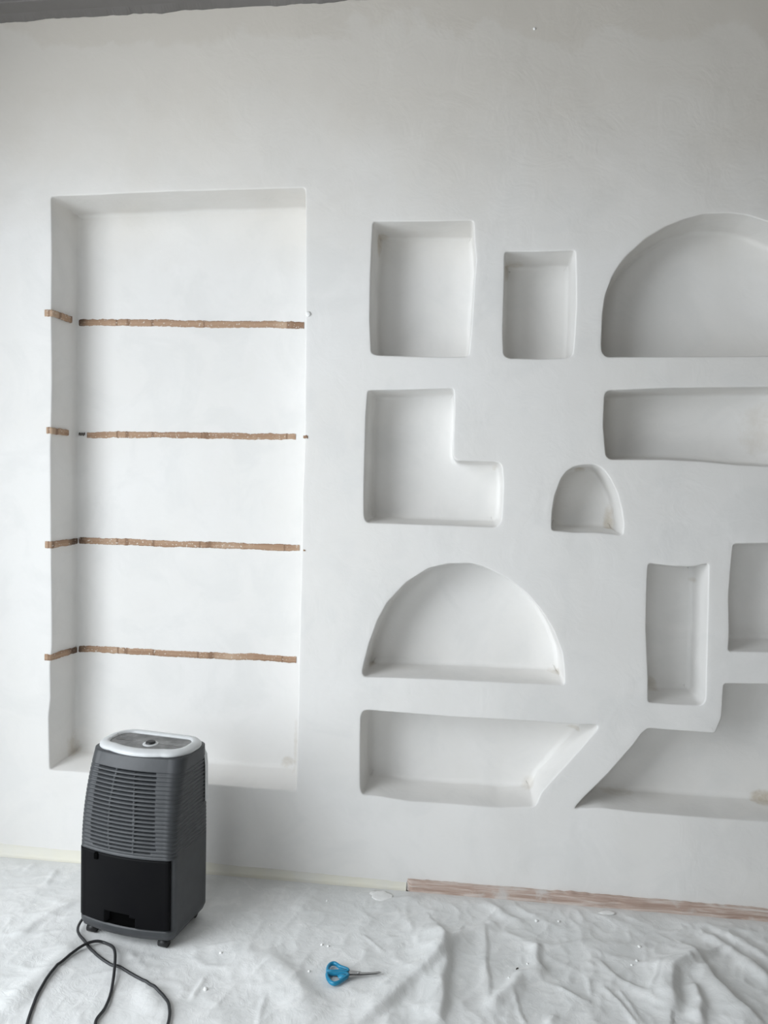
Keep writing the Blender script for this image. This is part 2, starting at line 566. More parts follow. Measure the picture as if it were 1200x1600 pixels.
for (k, lab, dep, rings) in niche_geo:
    V, F = [], []
    n = len(rings[0])
    for ring in rings:
        V += ring
    for a in range(len(rings) - 1):
        for i in range(n):
            j = (i + 1) % n
            F.append((a * n + i, a * n + j, (a + 1) * n + j, (a + 1) * n + i))
    last = [Vector((v.x, v.z)) for v in rings[-1]]
    bx = (min(p.x for p in last), max(p.x for p in last), min(p.y for p in last), max(p.y for p in last))
    ex = []
    g = bx[0] + .03
    while g < bx[1]:
        h = bx[2] + .03
        while h < bx[3]:
            if inside((g, h), last) and min((q - Vector((g, h))).length_squared for q in last) > 0.0002:
                ex.append((g, h))
            h += .04
        g += .04
    bv, bf = triangulate([last], ex)
    base = len(V)
    V += [Vector((p.x, dep + niche_disp(p.x, p.y, k), p.y)) for p in bv]
    for f in bf:
        c = (sum(bv[i].x for i in f) / len(f), sum(bv[i].y for i in f) / len(f))
        if inside(c, last):
            F.append(tuple(base + i for i in f))
    bm = bmesh.new()
    vs = [bm.verts.new(v) for v in V]
    for f in F:
        try:
            bm.faces.new([vs[i] for i in f])
        except ValueError:
            pass
    bmesh.ops.remove_doubles(bm, verts=bm.verts, dist=0.0002)
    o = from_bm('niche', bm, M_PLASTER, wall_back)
    # face the room
    if sum(p.normal.y * p.area for p in o.data.polygons) > 0:
        o.data.flip_normals()
    o['label'] = lab
me = wall_back.data
if sum(p.normal.y * p.area for p in me.polygons) > 0:
    me.flip_normals()

# ---------------------------------------------------------------- the rest of the room shell


def slab(name, x0, x1, y0, y1, z0, z1, m):
    bm = bmesh.new()
    add_box(bm, x0, x1, y0, y1, z0, z1)
    return tag(from_bm(name, bm, m, smooth=False), kind='structure')


slab('floor', WX - .1, 2.7, ROOM_Y - .1, 0.2, -0.12, -0.02, M_FLOOR)
slab('ceiling', WX - .1, 2.7, ROOM_Y - .1, 0.2, CEIL_Z, CEIL_Z + .1, M_CEIL)
slab('wall_right', 2.6, 2.7, ROOM_Y, 0.2, -0.02, CEIL_Z, M_ROOM)
bm = bmesh.new()
add_box(bm, WX - .1, FW_X0, ROOM_Y - .1, ROOM_Y, -0.02, CEIL_Z)
add_box(bm, FW_X1, 2.7, ROOM_Y - .1, ROOM_Y, -0.02, CEIL_Z)
add_box(bm, FW_X0, FW_X1, ROOM_Y - .1, ROOM_Y, FW_Z1, CEIL_Z)
add_box(bm, FW_X0, FW_X1, ROOM_Y - .1, ROOM_Y, -0.02, FW_Z0)
tag(from_bm('wall_front', bm, M_ROOM, smooth=False), kind='structure')
bm = bmesh.new()
for (a, b_, c, d_) in ((FW_X0, FW_X1, FW_Z1 - .05, FW_Z1), (FW_X0, FW_X1, FW_Z0, FW_Z0 + .05), (FW_X0, FW_X0 + .05, FW_Z0, FW_Z1), (FW_X1 - .05, FW_X1, FW_Z0, FW_Z1)):
    add_box(bm, a, b_, ROOM_Y - .08, ROOM_Y - .03, c, d_)
tag(from_bm('fill_window', bm, M_FRAME, smooth=False), kind='structure')  # frame of the opening added for the fill lamp
bm = bmesh.new()
add_box(bm, WX - .1, WX, ROOM_Y, WIN_Y0, -0.02, CEIL_Z)
add_box(bm, WX - .1, WX, WIN_Y1, 0.2, -0.02, CEIL_Z)
add_box(bm, WX - .1, WX, WIN_Y0, WIN_Y1, WIN_Z1, CEIL_Z)
add_box(bm, WX - .1, WX, WIN_Y0, WIN_Y1, -0.02, WIN_Z0)
tag(from_bm('wall_left', bm, M_ROOM, smooth=False), kind='structure')
bm = bmesh.new()
for (a, b_, c, d_) in ((WIN_Y0, WIN_Y1, WIN_Z1 - .05, WIN_Z1), (WIN_Y0, WIN_Y1, WIN_Z0, WIN_Z0 + .05), (WIN_Y0, WIN_Y0 + .05, WIN_Z0, WIN_Z1), (WIN_Y1 - .05, WIN_Y1, WIN_Z0, WIN_Z1)):
    add_box(bm, WX - .08, WX - .03, a, b_, c, d_)
tag(from_bm('window_1', bm, M_FRAME, smooth=False), kind='structure')

# grey ceiling edge strip with a ragged plaster line where it meets the wall
V, F = [], []
nx = 500
for i in range(nx):
    x = WALL_X0 + (WALL_X1 - WALL_X0) * i / (nx - 1)
    rag = 0.004 * noise.noise(Vector((x * 14, 0, 4))) + 0.0025 * noise.noise(Vector((x * 45, 0, 2))) + 0.006 * noise.noise(Vector((x * 3, 0, 8)))
    zw = 2.622 + rag
    yw = wall_disp(x, zw) - 0.0005
    V += [(x, yw, zw), (x, -.03, 2.628), (x, -.072, 2.631), (x, -.074, 2.634), (x, -.074, 2.657)]
for i in range(nx - 1):
    for q in range(4):
        a = i * 5 + q
        F.append((a, a + 1, a + 6, a + 5))
tag(from_py('trim_1', V, F, M_CEIL, smooth=False), 'grey strip along the ceiling edge', kind='structure')

# ---------------------------------------------------------------- skirting strip and tape at the wall foot
x_sk0 = on_wall(636, 1384)[0]
V, F = [], []
nx = 420
for i in range(nx):
    x = x_sk0 + (2.55 - x_sk0) * i / (nx - 1)
    top = 0.034 + 0.003 * noise.noise(Vector((x * 11, 1, 1))) + 0.002 * noise.noise(Vector((x * 50, 2, 1)))
    e = min(1, (x - x_sk0) / 0.012)
    pr = 0.012 + 0.003 * noise.noise(Vector((x * 17, 7, 3)))
    pts = [(0.006, top), (-pr * .7 * e, top - .001), (-pr * e, top - .006), (-pr * e - .001 + .0015 * noise.noise(Vector((x * 40, 3, 9))), top * .55),
           (-pr * e - .003 * noise.noise(Vector((x * 23, 6, 5))), top * .3), (-pr * e - .004, 0.0)]
    V += [(x, y, z) for y, z in pts]
for i in range(nx - 1):
    for q in range(5):
        a = i * 6 + q
        F.append((a, a + 6, a + 7, a + 1))
F.append((0, 1, 2, 3, 4, 5))
bb = from_py('baseboard_back', V, F, M_SKIRT)
tag(bb, 'low brown wooden skirting strip streaked with white plaster', kind='structure')

V, F = [], []
nx = 260
x_t0, x_t1 = WX + .005, x_sk0 - 0.002
for i in range(nx):
    x = x_t0 + (x_t1 - x_t0) * i / (nx - 1)
    f = (x + 1.5) / (x_t1 + 1.5)
    top = 0.038 - 0.016 * max(0, min(1, f)) + 0.003 * noise.noise(Vector((x * 8, 4, 1))) + 0.0015 * noise.noise(Vector((x * 40, 4, 1)))
    yw = wall_disp(x, .02)
    V += [(x, yw + .001, top), (x, yw - .0016, top - .0006), (x, yw - .0018, .008), (x, yw - .006, .002), (x, -.014, .0012), (x, -.014, -.002)]
for i in range(nx - 1):
    for q in range(5):
        a = i * 6 + q
        F.append((a, a + 6, a + 7, a + 1))
tape = from_py('masking_tape', V, F, M_TAPE)
tag(tape, 'pale yellow masking tape along the foot of the wall behind the dehumidifier', 'tape')

# ---------------------------------------------------------------- drop cloth
_rng = np.random.default_rng(5)
_G = _rng.normal(size=(256, 256, 2))
_G /= np.linalg.norm(_G, axis=2, keepdims=True)


def perlin(x, y):
    xi, yi = np.floor(x).astype(int), np.floor(y).astype(int)
    xf, yf = x - xi, y - yi
    u, v = xf ** 3 * (xf * (xf * 6 - 15) + 10), yf ** 3 * (yf * (yf * 6 - 15) + 10)

    def g(i, j):
        q = _G[(xi + i) % 256, (yi + j) % 256]
        return q[..., 0] * (xf - i) + q[..., 1] * (yf - j)
    return (g(0, 0) * (1 - u) + g(1, 0) * u) * (1 - v) + (g(0, 1) * (1 - u) + g(1, 1) * u) * v


# folds seen in the cloth: (pixels along the fold, half width left/up, half width right/down, height)
FOLDS = [
    ([(716, 1462), (690, 1492), (655, 1528), (610, 1565), (555, 1604)], .045, .016, .013),
    ([(678, 1448), (690, 1478), (695, 1510), (690, 1560), (686, 1602)], .05, .014, .016),
    ([(757, 1452), (762, 1500), (765, 1565)], .020, .004, .004),
    ([(762, 1580), (790, 1555), (815, 1528), (848, 1522)], .016, .018, .011),
    ([(840, 1478), (838, 1505), (846, 1524)], .022, .012, .010),
    ([(690, 1480), (730, 1462), (758, 1450), (775, 1444)], .012, .03, .007),
    ([(800, 1552), (810, 1580), (826, 1604)], .008, .003, .003),
    ([(842, 1478), (880, 1484), (930, 1482), (985, 1478)], .02, .03, .006),
    ([(1105, 1494), (1078, 1506), (1055, 1524), (1046, 1550), (1050, 1584)], .05, .016, .022),
    ([(1092, 1508), (1115, 1540), (1150, 1572), (1185, 1604)], .05, .013, .016),
    ([(1083, 1545), (1094, 1575), (1092, 1604)], .028, .012, .013),
    ([(1100, 1462), (1130, 1480), (1165, 1508), (1205, 1540)], .02, .02, .010),
    ([(1115, 1455), (1160, 1475), (1205, 1505)], .012, .02, .006),
    ([(935, 1505), (960, 1530), (1015, 1560)], .016, .008, .005),
    ([(948, 1550), (975, 1578), (1000, 1606)], .006, .003, .0035),
    ([(968, 1552), (985, 1575), (1000, 1596)], .006, .004, .003),
    ([(1034, 1512), (1024, 1530), (1015, 1552)], .005, .005, .003),
    ([(875, 1546), (905, 1562), (925, 1572)], .005, .004, .003),
    ([(918, 1535), (926, 1558)], .006, .004, .003),
    ([(565, 1462), (585, 1478), (602, 1490)], .005, .004, .0025),
    ([(508, 1384), (485, 1408), (462, 1428)], .03, .02, .006),
    ([(352, 1368), (346, 1400), (340, 1430)], .02, .02, .004),
    ([(660, 1398), (625, 1412), (585, 1424)], .02, .014, .005),
    ([(752, 1405), (785, 1430), (815, 1448)], .02, .014, .006),
    ([(420, 1498), (455, 1530), (480, 1570)], .035, .03, .006),
    ([(340, 1480), (400, 1502), (470, 1560), (500, 1604)], .05, .05, .006),
    ([(0, 1585), (60, 1530), (120, 1478)], .035, .03, .008),
    ([(20, 1470), (60, 1440), (115, 1410)], .03, .02, .006),
    ([(40, 1365), (62, 1348)], .012, .012, .004),
    ([(70, 1385), (88, 1362)], .010, .010, .004),
    ([(300, 1565), (318, 1530)], .006, .006, .003),
    ([(230, 1548), (240, 1590)], .03, .03, .006),
    ([(415, 1560), (400, 1604)], .008, .006, .003),
    ([(870, 1590), (860, 1604)], .012, .010, .006),
    ([(205, 1475), (208, 1500)], .012, .010, .006),
    ([(240, 1480), (238, 1500)], .012, .010, .005),
]
FOLD_XY = [([on_floor(*p) for p in pl], a, b, h) for pl, a, b, h in FOLDS]
MACH = Vector((-0.865, -0.283, 0.0))
MROT = R(-9)


def cloth_h(x, y):
    x, y = np.asarray(x, float), np.asarray(y, float)
    wx = x + 0.05 * perlin(x * 4 + 3, y * 4) + 0.015 * perlin(x * 13, y * 13 + 5)
    wy = y + 0.05 * perlin(x * 4 + 40, y * 4 + 9) + 0.015 * perlin(x * 13 + 17, y * 13)
    h = 0.005 * perlin(wx * 2.6 + 2, wy * 2.6 + 1)
    r1 = 1 - np.abs(perlin((wx + wy * .6) * 5.5 + 11, (wy - wx * .5) * 3.5 + 7)) * 2.2
    h += 0.0045 * np.clip(r1, 0, 1) ** 2.5 * (0.25 + 0.75 * np.clip((x + 0.9) / 1.3, 0, 1))
    r2 = 1 - np.abs(perlin((wx - wy * .7) * 8 + 51, (wy + wx * .4) * 6 + 27)) * 2.4
    h += 0.0022 * np.clip(r2, 0, 1) ** 4
    r3 = 1 - np.abs(perlin(wx * 19 + 71, wy * 17 + 37)) * 2.4
    h += (0.0010 + 0.0010 * np.clip((x + 0.3) / .8, 0, 1)) * np.clip(r3, 0, 1) ** 3
    h += 0.0006 * perlin(wx * 36, wy * 36)
    for pts, wl, wr, hh in FOLD_XY:
        P = np.array(pts)
        lo, hi = P.min(0) - .15, P.max(0) + .15
        msk = (x > lo[0]) & (x < hi[0]) & (y > lo[1]) & (y < hi[1])
        if not msk.any():
            continue
        X = x[msk] + 0.010 * perlin(x[msk] * 11 + 5, y[msk] * 11)
        Y = y[msk] + 0.010 * perlin(x[msk] * 11 + 55, y[msk] * 11 + 3)
        best = np.full(X.shape, 1e9)
        side = np.zeros(X.shape)
        tt = np.zeros(X.shape)
        n = len(P) - 1
        for i in range(n):
            a, d = P[i], P[i + 1] - P[i]
            L2 = (d ** 2).sum()
            t = np.clip(((X - a[0]) * d[0] + (Y - a[1]) * d[1]) / L2, 0, 1)
            ex, ey = X - a[0] - t * d[0], Y - a[1] - t * d[1]
            q = np.hypot(ex, ey)
            u = q < best
            best = np.where(u, q, best)
            side = np.where(u, d[0] * ey - d[1] * ex, side)
            tt = np.where(u, (i + t) / n, tt)
        # left/up of the picture is the wide side whichever way the fold was listed
        d = P[-1] - P[0]
        flip = 1 if (d[0] * 0.6 - d[1] * (-1)) > 0 else -1
        lft = side * flip > 0
        w_ = np.where(lft, wl, wr)
        env = np.clip(np.minimum(tt, 1 - tt) * 5 + 0.35, 0, 1)
        h[msk] += 1.2 * hh * env * np.exp(-(best / w_) ** 2)
    # pressed flat under the dehumidifier and along the wall
    c, s = math.cos(MROT), math.sin(MROT)
    lx = (x - MACH.x) * c + (y - MACH.y) * s
    ly = -(x - MACH.x) * s + (y - MACH.y) * c
    dm = np.maximum(np.maximum(np.abs(lx) - .15, np.abs(ly) - .11), 0)
    f = np.clip(dm / 0.05, 0, 1)
    h = h * f
    g = np.clip((-y - 0.014) / 0.05, 0, 1)
    return 0.002 + np.maximum(h, -0.003) * g


def axis(a, b, fine0, fine1, fs, cs):
    return np.concatenate([np.arange(a, fine0, cs), np.arange(fine0, fine1, fs), np.arange(fine1, b, cs), [b]])


gxs = axis(WX + .02, 2.55, -1.62, 1.15, .0048, .04)
gys = axis(-3.0, -0.0145, -0.86, -0.016, .0048, .04)
GX, GY = np.meshgrid(gxs, gys)
GZ = cloth_h(GX, GY)
nyy, nxx = GX.shape
co = np.stack([GX, GY, GZ], -1).reshape(-1, 3)
idx = np.arange(nyy * nxx).reshape(nyy, nxx)
quads = np.stack([idx[:-1, :-1], idx[:-1, 1:], idx[1:, 1:], idx[1:, :-1]], -1).reshape(-1, 4)
me = bpy.data.meshes.new('drop_cloth')
me.vertices.add(len(co))
me.vertices.foreach_set('co', co.ravel())
me.loops.add(quads.size)
me.loops.foreach_set('vertex_index', quads.ravel())
me.polygons.add(len(quads))
me.polygons.foreach_set('loop_start', np.arange(0, quads.size, 4))
me.update(calc_edges=True)
cloth = link('drop_cloth', me, M_CLOTH)
tag(cloth, 'crumpled dusty white drop cloth covering the whole floor', 'drop cloth')


def ch(x, y):
    return float(cloth_h(np.array([x]), np.array([y]))[0])


# ---------------------------------------------------------------- wooden strips set in the tall recess
ND = NICHES[0][1]


def rag(s, k, amp):
    return amp * (noise.noise(Vector((s * 17, k * 3.3, 1))) * .55 + noise.noise(Vector((s * 60, k * 5.1, 6))) * .4 + noise.noise(Vector((s * 170, k * 2.1, 3))) * .3)


def ribbon(name, path, half, k, parent, thick=0.0035, taper_end=True):
    """path: list of (Vector centre, Vector outward normal); a rough strip with ragged upper and lower edges"""
    V, F = [], []
    n = len(path)
    s = 0
    for i, (p, nrm) in enumerate(path):
        if i:
            s += (p - path[i - 1][0]).length
        hw = half[i] if isinstance(half, list) else half
        up = hw + rag(s, k, .0052)
        dn = hw + rag(s + 9, k + 7, .0052)
        out = nrm * (thick * .45)
        inn = nrm * (-thick)
        zc = Vector((0, 0, 1))
        V += [p + inn + zc * up, p + out * .6 + zc * up * .96, p + out + zc * up * .55, p + out - zc * dn * .55, p + out * .6 - zc * dn * .96, p + inn - zc * dn]
    for i in range(n - 1):
        for q in range(5):
            a = i * 6 + q
            F.append((a, a + 1, a + 7, a + 6))
    F.append(tuple(range(6)))
    F.append(tuple((n - 1) * 6 + q for q in reversed(range(6))))
    bm = bmesh.new()
    vs = [bm.verts.new(v) for v in V]
    for f in F:
        bm.faces.new([vs[i] for i in f])
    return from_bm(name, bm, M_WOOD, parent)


BATTENS = [
    ('topmost of the four wooden strips in the tall recess', [(70, 489), (88, 493), (103, 499)],
     [(112, 504), (140, 504), (176, 504), (264, 505), (328, 507), (400, 507), (475, 508)], 0.0109, None),
    ('second brown wooden strip from the top of the tall recess', [(73, 672), (88, 673), (100, 675)],
     [(136, 680), (176, 679), (264, 680), (328, 681), (400, 682), (462, 682)], 0.0098, (481, 683)),
    ('third brown wooden strip from the top of the tall recess', [(71, 851), (88, 849), (108, 846)],
     [(112, 845), (150, 845), (200, 847), (264, 850), (328, 851), (400, 854), (468, 856)], 0.0103, (477, 860)),
    ('lowest wooden strip, just above the dehumidifier', [(70, 1027), (84, 1025), (110, 1015)],
     [(114, 1014), (144, 1014), (212, 1018), (264, 1021), (344, 1025), (408, 1027), (463, 1031)], 0.0106, None),
]
xf_l, xb_l = on_wall(80, 700)[0], on_wall(80, 700)[0] + 0.008
for k, (lab, jam, back, half, endp) in enumerate(BATTENS):
    zf = on_wall(*jam[0])[1]
    xs0 = on_wall(*jam[0])[0]
    xb0, zb0 = on_wall(*back[0], ND)
    root = empty('wooden_batten', (0, 0, 0))
    tag(root, lab, 'batten', 'wooden strips set in the tall recess')
    bp = [Vector((x, ND - 0.001, z)) for x, z in (on_wall(*p, ND) for p in back)]
    pth = []
    for a, b_ in zip(bp[:-1], bp[1:]):
        m = max(2, int((b_ - a).length / .002))
        pth += [(a.lerp(b_, q / m), Vector((0, -1, 0))) for q in range(m)]
    pth.append((bp[-1], Vector((0, -1, 0))))
    for i, (p, nr) in enumerate(pth):
        p.y = ND + niche_disp(p.x, p.z, 0) - .0005
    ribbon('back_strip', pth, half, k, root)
    # short run along the left cheek and round onto the wall face
    jp = []
    for q in range(5):
        x = xs0 + (xf_l - .002 - xs0) * q / 4
        jp.append((Vector((x, wall_disp(x, zf) - .0005, zf)), Vector((0, -1, 0))))
    jp.append((Vector((xf_l + .002, .002, zf)), Vector((.7, -.7, 0))))
    frac = 1.0 if k in (2, 3) else (0.72 if k == 0 else 0.6)
    for q in range(1, 26):
        t = q / 25 * frac
        zt = zf + (zb0 - zf) * (t ** (1.25))
        jp.append((Vector((xf_l + .0035 + .006 * t, .006 + (ND - .012) * t, zt)), Vector((1, -.06, 0)).normalized()))
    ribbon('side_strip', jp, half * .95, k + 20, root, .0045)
    if endp:
        x1, z1 = on_wall(*endp)
        xa = on_wall(474, endp[1])[0]
        ep = [(Vector((xa + (x1 - xa) * q / 6, wall_disp(x1, z1) - .0005, z1 + .001 * math.sin(q * 2))), Vector((0, -1, 0))) for q in range(7)]
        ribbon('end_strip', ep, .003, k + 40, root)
    if k == 1:   # dark strip standing in for the shade of the corner gap
        zz = on_wall(118, 678, ND)[1]
        gp = [(Vector((xb_l + .004 + .02 * q / 8, ND - .004, zz + .002 * math.sin(q * 1.9))), Vector((0, -1, 0))) for q in range(9)]
        g = ribbon('corner_gap', gp, .0035, 77, root)
        g.data.materials[0] = M_GRIT_SHADE
        g['label'] = 'dark ragged hole in the corner'

# ---------------------------------------------------------------- dehumidifier
MW, MD, MH = 0.285, 0.19, 0.50
mach = empty('dehumidifier', (MACH.x, MACH.y, 0.002), MROT)
tag(mach, 'dark grey portable dehumidifier standing on the drop cloth by the wall', 'dehumidifier')


def loop_pts(wd, dp, rc, bow, nf=96, yoff=0.0, nc=9, ns=20, nb=24):
    """closed loop, counter-clockwise seen from above, starting at the left end of the bowed front; returns (x, y, u, where)"""
    hw, hd = wd / 2, dp / 2
    out = []
    for i in range(nf):
        u = -1 + 2 * i / (nf - 1)
        x = u * (hw - rc)
        out.append((x, -hd - bow * (1 - u * u) + yoff, u, 'front'))
    for i in range(1, nc):
        a = -math.pi / 2 + math.pi / 2 * i / nc
        out.append((hw - rc + rc * math.cos(a), -hd + rc + rc * math.sin(a) + yoff, 1.1, 'corner'))
    for i in range(ns):
        out.append((hw, -hd + rc + (dp - 2 * rc) * i / (ns - 1) + yoff, 2, 'side'))
    for i in range(1, nc):
        a = math.pi / 2 * i / nc
        out.append((hw - rc + rc * math.cos(a), hd - rc + rc * math.sin(a) + yoff, 2, 'corner'))
    for i in range(nb):
        out.append((hw - rc - 2 * (hw - rc) * i / (nb - 1), hd + yoff, 3, 'back'))
    for i in range(1, nc):
        a = math.pi / 2 + math.pi / 2 * i / nc
        out.append((-hw + rc + rc * math.cos(a), hd - rc + rc * math.sin(a) + yoff, 4, 'corner'))
    for i in range(ns):
        out.append((-hw, hd - rc - (dp - 2 * rc) * i / (ns - 1) + yoff, 4, 'side'))
    for i in range(1, nc):
        a = math.pi + math.pi / 2 * i / nc
        out.append((-hw + rc + rc * math.cos(a), -hd + rc + rc * math.sin(a) + yoff, -1.1, 'corner'))
    return out


def dims(z):
    t = max(0, (z - 0.22) / (MH - 0.22))
    wd = MW - 0.006 * t ** 2.0
    dp = MD - 0.050 * t ** 2.3
    return wd, dp, 0.025 * t ** 2.3     # width, depth, how far the front leans back


def loft(name, zs, fn, mats, cap0=False, cap1=False, matfn=None):
    V, F, MI = [], [], []
    n = None
    for z in zs:
        wd, dp, yo = dims(z)
        L = loop_pts(wd, dp, .026 + .012 * max(0, (z - .25) / .25) ** 1.5, .013, yoff=yo)
        n = len(L)
        for j, (x, y, u, wh) in enumerate(L):
            ins = fn(z, x, y, u, wh)
            a, b_ = L[(j - 1) % n], L[(j + 1) % n]
            t = Vector((b_[0] - a[0], b_[1] - a[1])).normalized()
            nn = Vector((t.y, -t.x))
            V.append((x - nn.x * ins, y - nn.y * ins, z))
    for i in range(len(zs) - 1):
        for j in range(n):
            k = (j + 1) % n
            F.append((i * n + j, i * n + k, (i + 1) * n + k, (i + 1) * n + j))
            MI.append(matfn((zs[i] + zs[i + 1]) / 2, L[j][2] if abs(L[j][2]) <= 1 else 9) if matfn else 0)
    if cap0:
        F.append(tuple(reversed(range(n))))
        MI.append(0)
    if cap1:
        F.append(tuple((len(zs) - 1) * n + j for j in range(n)))
        MI.append(0)
    return from_py(name, V, F, mats, mach, True, MI)


Z_T0, Z_T1 = 0.050, 0.236      # tank
Z_R0, Z_R1 = 0.247, 0.452      # ribs
U_TANK = 1.01


def body_in(z, x, y, u, wh):
    ins = 0.0
    if z < 0.04:
        ins = 0.006 * (1 - (z - 0.026) / 0.014)
    if wh == 'front' and u < U_TANK and Z_T0 < z < Z_T1:
        ins = 0.022
    if wh == 'corner' and y < 0 and Z_T0 < z < Z_T1 and (x < 0 or y < -MD / 2 + 0.011):
        ins = 0.012
    return max(0, ins)


zs = [0.026, 0.030, 0.035, 0.040, Z_T0 - .001, Z_T0, Z_T0 + .001] + list(np.linspace(.06, .225, 8)) + [Z_T1 - .001, Z_T1, Z_T1 + .001, 0.244]
loft('lower_body', zs, body_in, [M_SHELL], cap0=True, cap1=True)

NR = 20
PITCHR = (Z_R1 - Z_R0) / NR


def slot_at(z, u):
    f = (z - Z_R0) / (Z_R1 - Z_R0)
    b = 4 * f * (1 - f)
    cols = ((-.86 - .06 * f, -.36 - .05 * b - .04 * f), (-.29 - .06 * b - .04 * f, .26 - .02 * f - .10 * f * f), (.32 + .02 * b - .17 * f * f, .82 - .10 * f))
    if f < 0.045:
        cols = ((-.78, -.36), (-.29, .26), (.32, .70))
    return any(a < u < c for a, c in cols)


def groove(z):
    if not (Z_R0 < z < Z_R1):
        return 0.0
    ph = ((z - Z_R0) / PITCHR) % 1.0
    return max(0.0, 1 - abs(ph - 0.5) / 0.30)


def rib_in(z, x, y, u, wh):
    g = groove(z)
    if g <= 0:
        return 0.0
    if wh == 'front' and slot_at(z, u):
        return 0.016 * min(1, g * 3.0)
    fade = 1.0
    return 0.0022 * min(1, g * 1.3) * fade


zs = [0.2445, 0.246]
for r_ in range(NR):
    b0 = Z_R0 + r_ * PITCHR
    zs += [b0 + PITCHR * q for q in (0.02, 0.20, 0.28, 0.34, 0.5, 0.66, 0.72, 0.80, 0.98)]
zs += [0.455, 0.460, 0.466, 0.472, 0.478, 0.484]


def rib_mat(z, u):
    return 1 if (abs(u) <= 1 and groove(z) > 0.2 and slot_at(z, u)) else 0


loft('grille_housing', zs, rib_in, [M_SHELL, M_SLOT], cap0=True, cap1=True, matfn=rib_mat)

# water tank: black curved panel wrapping the left front edge, with a handle recess at its foot
us = list(np.linspace(-1.0, 1.0, 84))
tzs = [Z_T0 + .002, Z_T0 + .005] + list(np.linspace(Z_T0 + .008, Z_T0 + .040, 14)) + list(np.linspace(Z_T0 + .05, Z_T1 - .006, 14)) + [Z_T1 - .003, Z_T1 - .001]
V, F, MI = [], [], []
rows = []
for z in tzs:
    wd, dp, yo = dims(z)
    row = []
    rc, hx, hy = .026, wd / 2 - .026, -dp / 2 + .026
    thin = z > Z_T1 - .002 or z < Z_T0 + .003
    rr = rc + (.0015 if not thin else -.004)
    for i in range(7):                      # round the left corner
        a = math.pi * (1.12 + .38 * i / 7)
        row.append((-hx + rr * math.cos(a), hy + rr * math.sin(a), -2))
    for u in us:
        row.append((u * hx, -dp / 2 - .013 * (1 - u * u) - (rr - rc), u))
    for i in range(1, 6):                   # and a little way round the right one
        a = -math.pi / 2 + math.pi * .24 * i / 5
        q = rr if i < 5 else rc - .004
        row.append((hx + q * math.cos(a), hy + q * math.sin(a), 2))
    rows.append(row)
n = len(rows[0])


def in_recess(u, z):
    return -.42 < u < .36 and z < Z_T0 + .036 - (0.006 if u > .22 else 0)


for z, row in zip(tzs, rows):
    for (x, y, u) in row:
        if in_recess(u, z) and z > Z_T0 + .003:
            y += 0.019
        V.append((x, y, z))
for i in range(len(tzs) - 1):
    for j in range(n - 1):
        F.append((i * n + j, i * n + j + 1, (i + 1) * n + j + 1, (i + 1) * n + j))
        MI.append(1 if in_recess(rows[i][j][2], tzs[i]) else 0)
tank = from_py('water_tank', V, F, [M_TANK, M_SLOT], mach, True, MI)
tank['label'] = 'glossy black water tank front'
bm = bmesh.new()
add_box(bm, -.083, -.070, -.1085, -.100, Z_T1 - .020, Z_T1 - .002, .003)
o = from_bm('float_window', bm, M_SLOT, mach)
o['label'] = 'small black notch at the top of the tank'

# silver rim, dusty top panel, knob
rim_prof = [(0.004, .4832), (-.0025, .4840), (-.0045, .4868), (-.0040, .4915), (0.001, .4962), (.009, .499), (.017, .500), (.021, .4975), (.0225, .494)]
V, F = [], []
for off, z in rim_prof:
    wd, dp, yo = dims(.487)
    L = loop_pts(wd - .010, dp - .004, .058, .016, nf=60, yoff=yo)
    n = len(L)
    for j, (x, y, u, wh) in enumerate(L):
        a, b_ = L[(j - 1) % n], L[(j + 1) % n]
        t = Vector((b_[0] - a[0], b_[1] - a[1])).normalized()
        V.append((x - t.y * off, y + t.x * off, z))
for i in range(len(rim_prof) - 1):
    for j in range(n):
        k = (j + 1) % n
        F.append((i * n + j, i * n + k, (i + 1) * n + k, (i + 1) * n + j))
rim = from_py('top_rim', V, F, M_RIM, mach)
rim['label'] = 'light silver rim round the top'
inner = [V[(len(rim_prof) - 1) * n + j] for j in range(n)]
cxy = (sum(p[0] for p in inner) / n, sum(p[1] for p in inner) / n)
V, F = [], []
rads = [1.03, .85, .6, .3]
for r_ in rads:
    for (x, y, z) in inner:
        V.append((cxy[0] + (x - cxy[0]) * r_, cxy[1] + (y - cxy[1]) * r_, .4935 + .0015 * (1 - r_ ** 2)))
V.append((cxy[0], cxy[1], .495))
for i in range(3):
    for j in range(n):
        k = (j + 1) % n
        F.append((i * n + j, i * n + k, (i + 1) * n + k, (i + 1) * n + j))
for j in range(n):
    F.append((3 * n + j, 3 * n + (j + 1) % n, 4 * n))
panel = from_py('control_panel', V, F, M_DUSTY, mach)
panel['label'] = 'grey control panel covered in dust'


def disc(name, x, y, z, rings, m, parent, seg=28):
    V, F = [], []
    for (r_, dz) in rings:
        for q in range(seg):
            a = 2 * math.pi * q / seg
            V.append((x + r_ * math.cos(a), y + r_ * math.sin(a), z + dz))
    for i in range(len(rings) - 1):
        for q in range(seg):
            k = (q + 1) % seg
            F.append((i * seg + q, i * seg + k, (i + 1) * seg + k, (i + 1) * seg + q))
    F.append(tuple((len(rings) - 1) * seg + q for q in range(seg)))
    return from_py(name, V, F, m, parent)


kx, ky = cxy[0] + .012, cxy[1] - .004
disc('dial_ring', kx, ky, .4945, [(.021, 0), (.0205, .0018), (.016, .0024)], M_RIM, panel)
disc('dial', kx, ky, .4965, [(.0135, 0), (.013, .004), (.010, .006), (.004, .0055)], M_BLACK, panel)
